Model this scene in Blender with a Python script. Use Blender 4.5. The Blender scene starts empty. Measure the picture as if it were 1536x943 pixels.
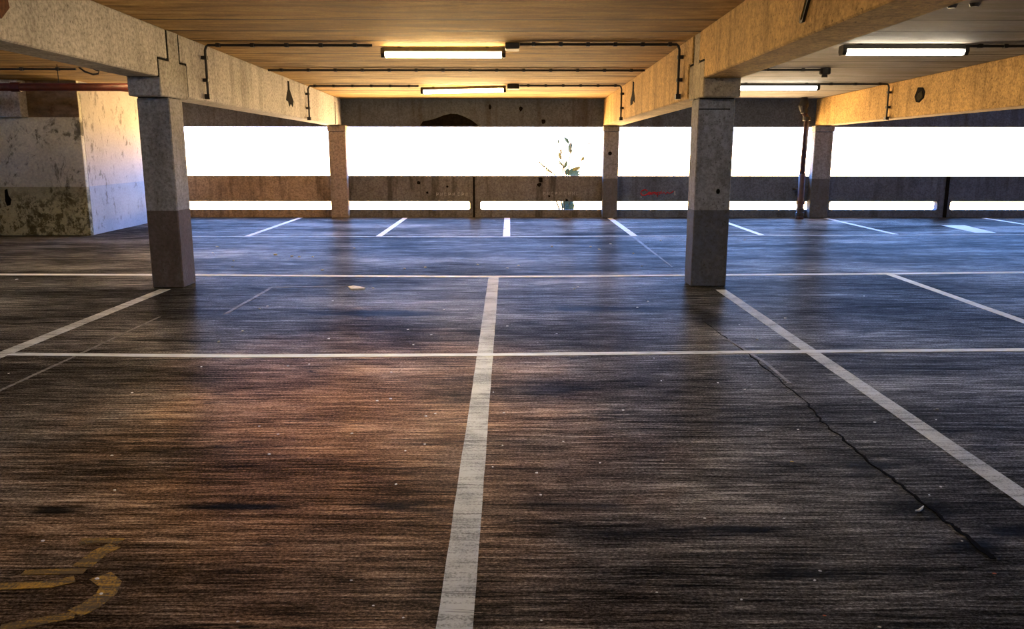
import bpy, bmesh, math, random
from mathutils import Vector, Matrix
random.seed(7)
S = bpy.context.scene
COL = S.collection
IW, IH = 1536, 943

# ------------------------------------------------------------------ camera
F_PX = 1240.0
CAM_H = 1.6
PITCH = math.atan((IH / 2 - 218.0) / F_PX)
YAW = math.atan(4.0 / F_PX)
ROLL = 0.0007
fw = Vector((math.sin(YAW) * math.cos(PITCH), math.cos(YAW) * math.cos(PITCH), -math.sin(PITCH)))
rt = fw.cross(Vector((0, 0, 1))).normalized()
up = rt.cross(fw)
rt, up = (rt * math.cos(ROLL) + up * math.sin(ROLL)), (up * math.cos(ROLL) - rt * math.sin(ROLL))
cd = bpy.data.cameras.new('camera')
cam = bpy.data.objects.new('camera', cd)
COL.objects.link(cam)
cam.matrix_world = Matrix(((rt.x, up.x, -fw.x, 0), (rt.y, up.y, -fw.y, 0), (rt.z, up.z, -fw.z, CAM_H), (0, 0, 0, 1)))
cd.sensor_width = 36.0
cd.lens = F_PX / IW * 36.0
cd.clip_end = 300
S.camera = cam
CP = Vector((0, 0, CAM_H))


def ray(x, y):
    return rt * ((x - IW / 2) / F_PX) - up * ((y - IH / 2) / F_PX) + fw


def fl(x, y):                       # point of the floor seen at a place of the photograph
    d = ray(x, y)
    return CP + d * (-CAM_H / d.z)


def onx(x, y, X):
    d = ray(x, y)
    return CP + d * (X / d.x)


def ony(x, y, Y):
    d = ray(x, y)
    return CP + d * (Y / d.y)


def ceil_z(Y):                      # soffit of the deck above, falling gently to the open side
    return 2.83 - 0.0235 * (Y - 9.5)


# ------------------------------------------------------------------ node helpers
class NT:
    def __init__(s, name):
        s.m = bpy.data.materials.new(name)
        s.m.use_nodes = True
        s.t = s.m.node_tree
        s.t.nodes.clear()
        s.out = s.t.nodes.new('ShaderNodeOutputMaterial')
        s.pos = s.t.nodes.new('ShaderNodeNewGeometry').outputs['Position']

    def put(s, sock, v):
        if isinstance(v, bpy.types.NodeSocket):
            s.t.links.new(v, sock)
        elif v is not None:
            if sock.type == 'RGBA' and len(v) == 3:
                v = (*v, 1)
            sock.default_value = v

    def math(s, op, a, b=None, c=None, clamp=False):
        n = s.t.nodes.new('ShaderNodeMath')
        n.operation = op
        n.use_clamp = clamp
        for k, v in enumerate((a, b, c)):
            if v is not None:
                s.put(n.inputs[k], v)
        return n.outputs[0]

    def scale(s, v, xyz):
        n = s.t.nodes.new('ShaderNodeVectorMath')
        n.operation = 'MULTIPLY'
        s.put(n.inputs[0], v)
        n.inputs[1].default_value = xyz
        return n.outputs[0]

    def sep(s):
        n = s.t.nodes.new('ShaderNodeSeparateXYZ')
        s.put(n.inputs[0], s.pos)
        return n.outputs

    def noise(s, xyz=(1, 1, 1), scale=1.0, detail=4, rough=0.6, dist=0.0):
        n = s.t.nodes.new('ShaderNodeTexNoise')
        s.put(n.inputs['Vector'], s.scale(s.pos, xyz))
        n.inputs['Scale'].default_value = scale
        n.inputs['Detail'].default_value = detail
        n.inputs['Roughness'].default_value = rough
        n.inputs['Distortion'].default_value = dist
        return n.outputs['Fac']

    def grooves(s):
        """thin wandering brush grooves dragged across the deck, the same lines on slab and paint"""
        p = s.scale(s.pos, (1, 1, 1))
        x, y, z = s.sep()
        yy = s.math('ADD', y, s.math('MULTIPLY', x, 0.035))
        cb = s.t.nodes.new('ShaderNodeCombineXYZ')
        s.put(cb.inputs[0], s.math('MULTIPLY', x, 0.35))
        s.put(cb.inputs[1], s.math('MULTIPLY', yy, 6.5))
        n = s.t.nodes.new('ShaderNodeTexNoise')
        s.put(n.inputs['Vector'], cb.outputs[0])
        n.inputs['Scale'].default_value = 1.0
        n.inputs['Detail'].default_value = 5
        n.inputs['Roughness'].default_value = 0.62
        d = s.math('ABSOLUTE', s.math('SUBTRACT', n.outputs['Fac'], 0.47))
        line = s.ss(d, 0.014, 0.004)
        gate = s.ss(s.noise((0.5, 2.2, 1), 1.3, 4, 0.65), 0.44, 0.60)
        return s.math('MULTIPLY', line, gate)

    def ss(s, v, a, b, lo=0.0, hi=1.0):
        n = s.t.nodes.new('ShaderNodeMapRange')
        n.interpolation_type = 'SMOOTHSTEP'
        s.put(n.inputs['Value'], v)
        n.inputs['From Min'].default_value = a
        n.inputs['From Max'].default_value = b
        n.inputs['To Min'].default_value = lo
        n.inputs['To Max'].default_value = hi
        return n.outputs[0]

    def mix(s, fac, a, b, mode='MIX'):
        n = s.t.nodes.new('ShaderNodeMix')
        n.data_type = 'RGBA'
        n.blend_type = mode
        s.put(n.inputs[0], fac)
        s.put(n.inputs[6], a)
        s.put(n.inputs[7], b)
        return n.outputs[2]

    def ramp(s, fac, stops):
        n = s.t.nodes.new('ShaderNodeValToRGB')
        s.put(n.inputs[0], fac)
        e = n.color_ramp.elements
        while len(e) < len(stops):
            e.new(0.5)
        for el, (p, c) in zip(e, stops):
            el.position = p
            el.color = (*c, 1)
        return n.outputs[0]

    def bsdf(s, color, rough=0.8, spec=0.3, metal=0.0, bump=None, bstr=0.3, bdist=0.01):
        b = s.t.nodes.new('ShaderNodeBsdfPrincipled')
        s.put(b.inputs['Base Color'], color)
        s.put(b.inputs['Roughness'], rough)
        s.put(b.inputs['Specular IOR Level'], spec)
        s.put(b.inputs['Metallic'], metal)
        if bump is not None:
            n = s.t.nodes.new('ShaderNodeBump')
            n.inputs['Strength'].default_value = bstr
            n.inputs['Distance'].default_value = bdist
            s.put(n.inputs['Height'], bump)
            s.t.links.new(n.outputs[0], b.inputs['Normal'])
        s.t.links.new(b.outputs[0], s.out.inputs[0])
        return b


def concrete(name, col, dado=None, dado_z=0.88, stain=(0.10, 0.08, 0.05), stain_amt=0.6, spots=0.5, streaks=0.35, mould=0.0):
    t = NT(name)
    big = t.noise(scale=1.1, detail=5, rough=0.65)
    fine = t.noise(scale=26, detail=5, rough=0.7)
    drip = t.noise((5.0, 5.0, 0.5), 1.0, 5, 0.6)
    pit = t.noise(scale=42, detail=2, rough=0.5)
    c = t.mix(t.ss(big, 0.3, 0.72), [v * 0.80 for v in col], [min(1, v * 1.12) for v in col])
    if dado:
        z = t.sep()[2]
        c = t.mix(t.math('LESS_THAN', z, dado_z), c, t.mix(t.ss(big, 0.3, 0.7), [v * 0.8 for v in dado], [v * 1.15 for v in dado]))
    blk = t.noise((1.6, 1.6, 1.1), 1.7, 8, 0.78, 0.3)
    c = t.mix(t.ss(blk, 0.52, 0.66, 0, stain_amt), c, [(v + w) * 0.4 for v, w in zip(stain, col)])
    c = t.mix(t.ss(drip, 0.48, 0.68, 0, streaks), c, stain)
    c = t.mix(t.ss(pit, 0.63, 0.70, 0, spots), c, [v * 0.35 for v in stain])
    c = t.mix(t.ss(fine, 0.30, 0.66, 0.55, 0.0), c, [v * 0.5 for v in stain])
    if mould:
        m = t.noise((1, 1, 0.6), 3.2, 8, 0.78, 0.4)
        c = t.mix(t.ss(m, 0.52, 0.68, 0, mould), c, (0.035, 0.03, 0.012))
    h = t.math('ADD', t.math('MULTIPLY', fine, 0.6), t.math('MULTIPLY', pit, -0.5))
    t.bsdf(c, 0.85, 0.25, bump=h, bstr=0.35, bdist=0.008)
    return t.m


def simple(name, col, rough=0.6, metal=0.0, var=0.25, scale=30, spec=0.4):
    t = NT(name)
    n = t.noise(scale=scale, detail=4)
    c = t.mix(t.ss(n, 0.3, 0.7), [v * (1 - var) for v in col], [min(1, v * (1 + var)) for v in col])
    t.bsdf(c, rough, spec, metal, bump=n, bstr=0.15, bdist=0.003)
    return t.m


M = {}
M['pale'] = concrete('pale_concrete', (0.60, 0.58, 0.55), stain_amt=0.3, spots=0.5, streaks=0.3)
M['ochre'] = concrete('ochre_concrete', (0.66, 0.405, 0.135), stain=(0.14, 0.075, 0.02), spots=0.8, streaks=0.4)
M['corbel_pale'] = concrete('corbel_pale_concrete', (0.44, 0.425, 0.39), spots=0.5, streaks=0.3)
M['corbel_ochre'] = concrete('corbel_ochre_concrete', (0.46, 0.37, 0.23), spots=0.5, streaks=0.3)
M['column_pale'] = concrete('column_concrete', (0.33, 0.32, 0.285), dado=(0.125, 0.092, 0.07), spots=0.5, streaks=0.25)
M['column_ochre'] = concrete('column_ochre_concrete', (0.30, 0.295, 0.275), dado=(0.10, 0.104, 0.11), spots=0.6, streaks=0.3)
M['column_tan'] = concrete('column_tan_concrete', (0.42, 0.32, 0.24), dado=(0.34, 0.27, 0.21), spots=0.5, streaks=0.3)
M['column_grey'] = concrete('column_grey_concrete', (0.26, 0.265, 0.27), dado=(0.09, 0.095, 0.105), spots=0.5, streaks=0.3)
M['fascia'] = concrete('fascia_concrete', (0.105, 0.13, 0.175), stain=(0.05, 0.045, 0.045), spots=0.8, streaks=0.6)
M['panel_tan'] = concrete('panel_tan_concrete', (0.40, 0.29, 0.18), stain=(0.06, 0.04, 0.025), spots=0.5, streaks=0.65)
M['panel_brown'] = concrete('panel_brown_concrete', (0.175, 0.165, 0.15), stain=(0.035, 0.028, 0.02), spots=0.6, streaks=0.75)
M['panel_grey'] = concrete('panel_grey_concrete', (0.12, 0.15, 0.205), stain=(0.04, 0.04, 0.045), spots=0.4, streaks=0.5)
M['dark'] = simple('dark_steel', (0.018, 0.016, 0.015), 0.55)
M['joint'] = simple('joint_filler', (0.008, 0.007, 0.006), 0.95, spec=0.05)
M['soot'] = simple('soot_stain', (0.006, 0.005, 0.004), 0.95, var=0.5, scale=18, spec=0.05)
M['tray'] = simple('lamp_tray', (0.10, 0.09, 0.07), 0.5)
M['brownpipe'] = simple('brown_pipe', (0.05, 0.022, 0.022), 0.5, var=0.35, scale=9)
M['redpipe'] = simple('red_pipe', (0.06, 0.010, 0.007), 0.5, var=0.3, scale=8)
M['rust'] = simple('rusty_lining', (0.10, 0.032, 0.012), 0.9, var=0.4)
M['lining'] = simple('hole_lining', (0.03, 0.024, 0.012), 0.95, var=0.5, spec=0.05)
M['red_paint'] = simple('red_spray_paint', (0.33, 0.01, 0.02), 0.7, var=0.2)
M['chalk'] = simple('faded_white_paint', (0.34, 0.34, 0.32), 0.9, var=0.3)
M['crack'] = simple('crack_dirt', (0.003, 0.0025, 0.0025), 0.95, var=0.4, spec=0.03)
M['chip'] = simple('pale_chip', (0.75, 0.73, 0.68), 0.7, var=0.12)
M['chip_yellow'] = simple('yellow_chip', (0.62, 0.44, 0.10), 0.7)
M['chip_orange'] = simple('orange_chip', (0.65, 0.16, 0.06), 0.7)
M['leaf_green'] = simple('weed_leaf', (0.16, 0.26, 0.17), 0.55, var=0.3)
M['leaf_teal'] = simple('weed_leaf_blue', (0.10, 0.22, 0.22), 0.55, var=0.3)
M['leaf_yellow'] = simple('weed_leaf_dry', (0.42, 0.40, 0.14), 0.6, var=0.3)
M['stem'] = simple('weed_stem', (0.17, 0.15, 0.08), 0.8)


def core_material():
    t = NT('stained_core_wall')
    x, y, z = t.sep()
    big = t.noise(scale=0.9, detail=5, rough=0.65)
    fine = t.noise(scale=26, detail=5, rough=0.7)
    m = t.noise((1, 1, 0.7), 2.6, 9, 0.8, 0.5)
    blot = t.noise((1.2, 1.2, 1.0), 9.0, 5, 0.7)
    c = t.mix(t.ss(big, 0.3, 0.7), (0.60, 0.58, 0.42), (0.80, 0.78, 0.60))
    d = t.mix(t.ss(big, 0.3, 0.7), (0.36, 0.35, 0.20), (0.52, 0.49, 0.30))
    c = t.mix(t.math('LESS_THAN', z, 0.87), c, d)
    c = t.mix(t.ss(m, 0.50, 0.60, 0, 0.85), c, (0.05, 0.042, 0.018))
    c = t.mix(t.math('MULTIPLY', t.ss(blot, 0.47, 0.58, 0, 0.85), t.ss(z, 0.95, 0.5)), c, (0.05, 0.042, 0.015))
    # brown band above a straight edge on the front face
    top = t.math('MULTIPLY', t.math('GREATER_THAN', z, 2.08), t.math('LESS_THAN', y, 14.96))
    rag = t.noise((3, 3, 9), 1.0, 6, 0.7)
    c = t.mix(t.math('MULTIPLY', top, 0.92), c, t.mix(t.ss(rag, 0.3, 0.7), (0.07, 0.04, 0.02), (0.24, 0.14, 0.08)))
    c = t.mix(t.ss(fine, 0.25, 0.75, 0.35, 0.0), c, (0.05, 0.045, 0.03))
    t.bsdf(c, 0.85, 0.25, bump=fine, bstr=0.3, bdist=0.008)
    return t.m


def side_material():
    t = NT('core_flank_wall')
    x, y, z = t.sep()
    big = t.noise(scale=1.0, detail=5)
    fine = t.noise(scale=26, detail=5, rough=0.7)
    m = t.noise((2.5, 2.5, 1.6), 2.2, 7, 0.75, 0.3)
    c = t.mix(t.ss(big, 0.3, 0.7), (0.52, 0.48, 0.42), (0.66, 0.61, 0.54))
    d = t.mix(t.ss(big, 0.3, 0.7), (0.36, 0.40, 0.44), (0.48, 0.52, 0.56))
    c = t.mix(t.math('LESS_THAN', z, 0.87), c, d)
    c = t.mix(t.ss(m, 0.54, 0.66, 0, 0.7), c, (0.10, 0.085, 0.06))
    c = t.mix(t.ss(fine, 0.25, 0.75, 0.25, 0.0), c, (0.1, 0.08, 0.05))
    t.bsdf(c, 0.85, 0.25, bump=fine, bstr=0.3, bdist=0.008)
    return t.m


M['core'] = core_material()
M['flank'] = side_material()


def ceiling_material():
    t = NT('stained_soffit')
    x, y, z = t.sep()
    grain = t.noise((1.1, 6.5, 1), 1.0, 9, 0.74, 0.5)
    broad = t.noise((0.6, 1.6, 1), 1.0, 6, 0.68)
    speck = t.noise(scale=34, detail=4, rough=0.7)
    ochre = t.ramp(grain, [(0.32, (0.16, 0.085, 0.02)), (0.5, (0.55, 0.33, 0.095)), (0.68, (0.80, 0.54, 0.20))])
    grey = t.ramp(grain, [(0.32, (0.11, 0.10, 0.085)), (0.5, (0.25, 0.24, 0.225)), (0.68, (0.36, 0.35, 0.33))])
    c = t.mix(t.math('GREATER_THAN', x, 2.3), ochre, grey)
    c = t.mix(t.ss(broad, 0.42, 0.66, 0, 0.45), c, (0.12, 0.075, 0.03))
    c = t.mix(t.ss(speck, 0.25, 0.7, 0.35, 0.0), c, (0.08, 0.055, 0.03))
    # joints between the precast planks
    j = None
    for jy, jw in ((5.2, .03), (6.4, .03), (7.6, .025), (8.8, .03), (9.52, .045), (10.25, .03), (11.4, .025), (12.2, .04), (12.92, .035), (14.2, .03), (15.42, .035), (16.8, .04)):
        q = t.math('COMPARE', y, jy, jw)
        j = q if j is None else t.math('MAXIMUM', j, q)
    wear = t.ss(t.noise((0.7, 0.7, 1), 1.0, 3), 0.35, 0.6, 0.45, 0.97)
    c = t.mix(t.math('MULTIPLY', j, wear), c, (0.025, 0.016, 0.008))
    t.bsdf(c, 0.8, 0.25, bump=grain, bstr=0.25, bdist=0.01)
    return t.m


M['ceiling'] = ceiling_material()


OIL = [(fl(*p)[:2], rx, ry, amt) for p, rx, ry, amt in (((1465, 818), 0.14, 0.10, 0.97), ((1525, 797), 0.25, 0.07, 0.9), ((1310, 700), 0.16, 0.12, 0.85), ((78, 766), 0.14, 0.06, 0.97),
       ((370, 760), 0.35, 0.04, 0.95), ((600, 757), 0.18, 0.05, 0.85), ((850, 757), 0.3, 0.05, 0.7), ((830, 584), 0.3, 0.16, 0.8), ((1000, 800), 0.5, 0.05, 0.75), ((1090, 793), 0.35, 0.04, 0.9), ((1380, 760), 0.22, 0.12, 0.7),
       ((1200, 860), 0.25, 0.06, 0.85), ((560, 470), 1.0, 0.18, 0.9), ((900, 463), 0.9, 0.14, 0.85), ((290, 470), 0.7, 0.3, 0.6), ((1060, 478), 0.2, 0.5, 0.7))]


def floor_material():
    t = NT('worn_deck_floor')
    x, y, z = t.sep()
    s1 = t.noise((1.3, 22.0, 1), 1.0, 8, 0.75, 0.5)
    s2 = t.noise((0.45, 5.0, 1), 1.0, 6, 0.68, 0.5)
    s3 = t.noise((3.2, 75.0, 1), 1.0, 4, 0.75)
    mott = t.noise((2.0, 3.4, 1), 1.0, 6, 0.72, 0.3)
    broad = t.noise((0.35, 0.8, 1), 1.0, 4, 0.55)
    grain = t.noise((1, 1.6, 1), 62, 4, 0.85)
    v = t.math('ADD', t.math('MULTIPLY', s1, 0.22), t.math('MULTIPLY', s2, 0.11))
    v = t.math('ADD', v, t.math('MULTIPLY', s3, 0.29))
    v = t.math('ADD', v, t.math('MULTIPLY', grain, 0.30))
    v = t.math('ADD', v, t.math('MULTIPLY', mott, 0.08))
    v = t.math('ADD', v, t.math('MULTIPLY', t.math('SUBTRACT', broad, 0.5), 0.20))
    g = t.ramp(v, [(0.425, (0.003, 0.003, 0.003)), (0.48, (0.028, 0.027, 0.025)), (0.53, (0.128, 0.124, 0.112)), (0.58, (0.52, 0.50, 0.45))])
    b = t.ramp(v, [(0.425, (0.004, 0.003, 0.002)), (0.48, (0.065, 0.032, 0.014)), (0.53, (0.30, 0.150, 0.066)), (0.58, (0.80, 0.48, 0.25))])
    # reddish-brown patch over the left bay, with a wandering edge
    wob = t.math('MULTIPLY', t.math('SUBTRACT', t.noise(scale=0.9, detail=4), 0.5), 2.2)
    dx = t.math('DIVIDE', t.math('SUBTRACT', x, -1.05), 1.15)
    dy = t.math('DIVIDE', t.math('SUBTRACT', y, 4.3), 2.3)
    r = t.math('ADD', t.math('SQRT', t.math('ADD', t.math('MULTIPLY', dx, dx), t.math('MULTIPLY', dy, dy))), wob)
    k = t.ss(r, 1.9, 0.1, 0.0, 1.0)
    warm = t.ss(x, 3.0, -0.4, 0.0, 0.15)
    near = t.ss(y, 9.5, 4.5)
    c = t.mix(t.math('MAXIMUM', k, t.math('MULTIPLY', warm, near)), g, b)
    # oily black scuffs
    sc = t.noise((0.8, 4.5, 1), 1.0, 5, 0.6, 0.6)
    c = t.mix(t.ss(sc, 0.58, 0.72, 0, 0.6), c, (0.004, 0.004, 0.004))
    c = t.mix(t.math('MULTIPLY', t.grooves(), 0.92), c, (0.003, 0.003, 0.003))
    # oil stains: centre, half length, half depth, strength
    wx = t.math('MULTIPLY', t.math('SUBTRACT', t.noise((3, 9, 1), 1.0, 6, 0.7), 0.5), 2.6)
    for (sx, sy), rx, ry, amt in OIL:
        ex = t.math('DIVIDE', t.math('SUBTRACT', x, sx), rx)
        ey = t.math('DIVIDE', t.math('SUBTRACT', y, sy), ry)
        rr = t.math('ADD', t.math('SQRT', t.math('ADD', t.math('MULTIPLY', ex, ex), t.math('MULTIPLY', ey, ey))), wx)
        c = t.mix(t.ss(rr, 1.3, 0.3, 0.0, amt), c, (0.003, 0.003, 0.003))
    rough = t.ss(v, 0.40, 0.60, 0.6, 0.85)
    h = t.math('ADD', t.math('MULTIPLY', s1, 0.7), t.math('MULTIPLY', grain, 0.5))
    b = t.bsdf(c, rough, 0.0, bump=h, bstr=0.6, bdist=0.012)
    t.put(b.inputs['Coat Weight'], t.ss(v, 0.43, 0.57, 0.06, 0.38))          # traffic-polished skin
    b.inputs['Coat Roughness'].default_value = 0.37
    b.inputs['Coat IOR'].default_value = 1.20
    return t.m


M['floor'] = floor_material()


def paint_material(name, col, wear0, wear1, amt):
    t = NT(name)
    s1 = t.noise((2.0, 30.0, 1), 1.0, 6, 0.7, 0.3)
    g = t.noise(scale=90, detail=4, rough=0.75)
    p = t.noise(scale=3.5, detail=5, rough=0.6)
    v = t.math('ADD', t.math('ADD', t.math('MULTIPLY', s1, 0.4), t.math('MULTIPLY', g, 0.35)), t.math('MULTIPLY', p, 0.25))
    c = t.mix(t.ss(v, wear0, wear1, amt, 0.0), col, (0.03, 0.027, 0.023))
    c = t.mix(t.ss(p, 0.35, 0.65, 0.35, 0.0), c, [q * 0.55 for q in col])
    c = t.mix(t.math('MULTIPLY', t.grooves(), 0.75), c, (0.02, 0.018, 0.015))
    t.bsdf(c, 0.6, 0.2, bump=v, bstr=0.3, bdist=0.006)
    return t.m


M['line'] = paint_material('white_line_paint', (0.62, 0.64, 0.62), 0.40, 0.53, 0.85)
M['line_fresh'] = paint_material('fresh_line_paint', (0.80, 0.84, 0.86), 0.32, 0.46, 0.7)
M['line_faint'] = paint_material('faded_line_paint', (0.34, 0.31, 0.28), 0.42, 0.60, 0.9)
M['yellow'] = paint_material('faded_yellow_paint', (0.50, 0.27, 0.02), 0.46, 0.60, 0.97)


def emit_material(name, col, strength):
    t = NT(name)
    e = t.t.nodes.new('ShaderNodeEmission')
    e.inputs[0].default_value = (*col, 1)
    e.inputs[1].default_value = strength
    t.t.links.new(e.outputs[0], t.out.inputs[0])
    return t.m


M['glow_warm'] = emit_material('warm_tube_glow', (1.0, 0.68, 0.30), 48.0)
M['glow_white'] = emit_material('neutral_tube_glow', (1.0, 0.86, 0.64), 24.0)
M['glow_near'] = emit_material('soft_white_tube_glow', (1.0, 0.84, 0.60), 56.0)


# ------------------------------------------------------------------ mesh helpers
def link(name, bm, mat, parent=None, smooth=False):
    me = bpy.data.meshes.new(name)
    bmesh.ops.recalc_face_normals(bm, faces=bm.faces[:])
    bm.to_mesh(me)
    bm.free()
    for m in (mat if isinstance(mat, (list, tuple)) else [mat]):
        me.materials.append(M[m] if isinstance(m, str) else m)
    if smooth:
        for p in me.polygons:
            p.use_smooth = True
    o = bpy.data.objects.new(name, me)
    COL.objects.link(o)
    if parent is not None:
        o.parent = parent
        o.matrix_parent_inverse = Matrix.Translation(-parent.location)
    return o


def thing(name, label, cat, loc=(0, 0, 0), group=None):
    o = bpy.data.objects.new(name, None)
    COL.objects.link(o)
    o.empty_display_size = 0.1
    o.location = loc
    return tag(o, label, cat, group)


def tag(o, label, cat, group=None):
    o['label'] = label
    o['category'] = cat
    o['kind'] = 'thing'
    if group:
        o['group'] = group
    return o


def struct(o):
    o['kind'] = 'structure'
    return o


def prism(bm, pts, axis, a, b):
    """closed outline extruded along an axis from a to b; pts give the two other coordinates"""
    def P(p, t):
        return {'x': (t, p[0], p[1]), 'y': (p[0], t, p[1]), 'z': (p[0], p[1], t)}[axis]
    A = [bm.verts.new(P(p, a)) for p in pts]
    B = [bm.verts.new(P(p, b)) for p in pts]
    n = len(pts)
    fs = [bm.faces.new(A), bm.faces.new(B[::-1])]
    for i in range(n):
        fs.append(bm.faces.new((A[i], A[(i + 1) % n], B[(i + 1) % n], B[i])))
    return fs


def box(bm, x0, x1, y0, y1, z0, z1):
    return prism(bm, [(x0, y0), (x1, y0), (x1, y1), (x0, y1)], 'z', z0, z1)


def chamfer(bm, w):
    bmesh.ops.recalc_face_normals(bm, faces=bm.faces[:])
    es = [e for e in bm.edges if len(e.link_faces) == 2 and e.calc_face_angle(0) > 0.5]
    bmesh.ops.bevel(bm, geom=es, offset=w, segments=1, affect='EDGES', clamp_overlap=True)


def newbox(*a, w=0.0):
    bm = bmesh.new()
    box(bm, *a)
    if w:
        chamfer(bm, w)
    return bm


def tube(bm, pts, r, n=10, caps=True):
    pts = [Vector(p) for p in pts]
    rs = r if isinstance(r, (list, tuple)) else [r] * len(pts)
    rings = []
    ref = None
    for i, p in enumerate(pts):
        a = pts[max(i - 1, 0)]
        b = pts[min(i + 1, len(pts) - 1)]
        d = (b - a).normalized()
        if ref is None:
            ref = Vector((0, 0, 1)) if abs(d.z) < 0.9 else Vector((0, 1, 0))
        u = d.cross(ref)
        if u.length < 1e-4:
            u = d.cross(Vector((1, 0, 0)))
        u.normalize()
        v = d.cross(u)
        ref = v * -1 if False else ref
        rings.append([bm.verts.new(p + (u * math.cos(k * 2 * math.pi / n) + v * math.sin(k * 2 * math.pi / n)) * rs[i]) for k in range(n)])
    for A, B in zip(rings, rings[1:]):
        for k in range(n):
            bm.faces.new((A[k], A[(k + 1) % n], B[(k + 1) % n], B[k]))
    if caps:
        bm.faces.new(rings[0][::-1])
        bm.faces.new(rings[-1])


def ribbon(bm, pts, w, z0=0.0, th=0.003, jit=0.0, step=0.16):
    """paint strip on the floor along a polyline of (x, y); w is one width or a width per point"""
    P = [Vector((p[0], p[1])) for p in pts]
    ws = w if isinstance(w, (list, tuple)) else [w] * len(P)
    Q, W = [], []
    for i in range(len(P) - 1):
        n = max(1, int((P[i + 1] - P[i]).length / step))
        for k in range(n):
            Q.append(P[i].lerp(P[i + 1], k / n))
            W.append(ws[i] + (ws[i + 1] - ws[i]) * k / n)
    Q.append(P[-1])
    W.append(ws[-1])
    L, R = [], []
    for i, q in enumerate(Q):
        d = (Q[min(i + 1, len(Q) - 1)] - Q[max(i - 1, 0)]).normalized()
        nrm = Vector((-d.y, d.x))
        a = q + nrm * (W[i] / 2 + random.uniform(-jit, jit))
        b = q - nrm * (W[i] / 2 + random.uniform(-jit, jit))
        L.append((bm.verts.new((a.x, a.y, z0)), bm.verts.new((a.x, a.y, z0 + th))))
        R.append((bm.verts.new((b.x, b.y, z0)), bm.verts.new((b.x, b.y, z0 + th))))
    for i in range(len(Q) - 1):
        bm.faces.new((L[i][1], L[i + 1][1], R[i + 1][1], R[i][1]))
        bm.faces.new((L[i][0], R[i][0], R[i + 1][0], L[i + 1][0]))
        bm.faces.new((L[i][0], L[i + 1][0], L[i + 1][1], L[i][1]))
        bm.faces.new((R[i][0], R[i][1], R[i + 1][1], R[i + 1][0]))
    bm.faces.new((L[0][0], L[0][1], R[0][1], R[0][0]))
    bm.faces.new((L[-1][0], R[-1][0], R[-1][1], L[-1][1]))


def duplicate(root, loc=None, label=None, rot=None):
    r = root.copy()
    COL.objects.link(r)
    if loc is not None:
        r.location = loc
    if rot is not None:
        r.rotation_euler = rot
    if label:
        r['label'] = label
    for ch in list(root.children):
        c = ch.copy()
        COL.objects.link(c)
        c.parent = r
        for g in list(ch.children):
            d = g.copy()
            COL.objects.link(d)
            d.parent = c
    return r


# ------------------------------------------------------------------ the setting
Y_EDGE = 19.75
X0, X1, YB = -15.0, 17.0, -7.0
floor = struct(link('floor', newbox(X0, X1, YB, Y_EDGE, -0.35, 0.0), 'floor'))
bm = bmesh.new()
prism(bm, [(YB, ceil_z(YB)), (Y_EDGE, ceil_z(Y_EDGE)), (Y_EDGE, ceil_z(Y_EDGE) + 0.35), (YB, ceil_z(YB) + 0.35)], 'x', X0, X1)
ceiling = struct(link('ceiling', bm, 'ceiling'))

# downstand along the open side, above the long opening
bm = bmesh.new()
box(bm, -7.6, X1, 18.86, 19.15, 2.005, ceil_z(18.9) + 0.03)
chamfer(bm, 0.012)
fascia = struct(link('wall_back', bm, 'fascia'))

# solid core at the left with a stained face and a flank lit from the opening
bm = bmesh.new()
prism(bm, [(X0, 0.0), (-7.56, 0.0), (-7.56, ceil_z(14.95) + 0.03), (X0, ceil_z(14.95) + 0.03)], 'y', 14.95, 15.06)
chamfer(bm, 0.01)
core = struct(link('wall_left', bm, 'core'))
bm = bmesh.new()
box(bm, -7.95, -7.56, 15.062, 15.36, 0, ceil_z(15.3) + 0.02)
flank = struct(link('trim_1', bm, 'flank'))
bm = bmesh.new()
box(bm, -7.95, -7.575, 15.39, 19.3, 0, ceil_z(19.3) + 0.03)
flank2 = struct(link('wall_flank', bm, 'flank'))
flank2['kind'] = 'structure'
struct(link('trim_2', newbox(-7.95, -7.60, 15.36, 15.39, 0, ceil_z(15.4) + 0.02), 'joint'))
# out-of-view walls; the front and side ones are added to block sky light
struct(link('wall_right', newbox(X1 - 0.3, X1, YB, Y_EDGE, 0, ceil_z(X1) - 0.2), 'pale'))
struct(link('wall_front_blocker', newbox(X0, X1 - 0.31, YB, YB + 0.25, 0, ceil_z(YB + 0.25) - 0.002), 'pale'))
struct(link('wall_side_blocker', newbox(X0, X0 + 0.25, YB + 0.26, 14.94, 0, ceil_z(14.9) - 0.002), 'pale'))
# black gouge low on the stained face
bm = bmesh.new()
gp = [(7, 285), (11, 283), (13, 293), (17, 299), (16, 307), (11, 309), (8, 302)]
prism(bm, [(ony(a, b, 14.95).x, ony(a, b, 14.95).z) for a, b in gp], 'y', 14.946, 14.952)
link('gouge', bm, 'soot', core)
# spent soot fan on the downstand, above the opening
bm = bmesh.new()
gp = [(630, 189), (634, 182), (645, 180), (655, 177), (665, 173), (676, 170.5), (686, 171), (697, 175), (707, 180), (714, 185), (718, 189)]
prism(bm, [(ony(a, b, 18.86).x, max(2.008, ony(a, b, 18.86).z)) for a, b in gp], 'y', 18.853, 18.862)
o = link('soot_patch', bm, 'soot', fascia)
o['label'] = 'black soot patch'
for (a, b, w) in ((781, 163, 3), (815, 182, 3), (735, 160, 2)):
    c = ony(a, b, 18.86)
    bm = bmesh.new()
    prism(bm, [(c.x + math.cos(k) * 0.035 * w / 2 * random.uniform(.7, 1.2), c.z + math.sin(k) * 0.06 * random.uniform(.7, 1.2)) for k in [i * math.pi / 4 for i in range(8)]], 'y', 18.853, 18.862)
    link('soot_patch', bm, 'soot', fascia)

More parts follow.
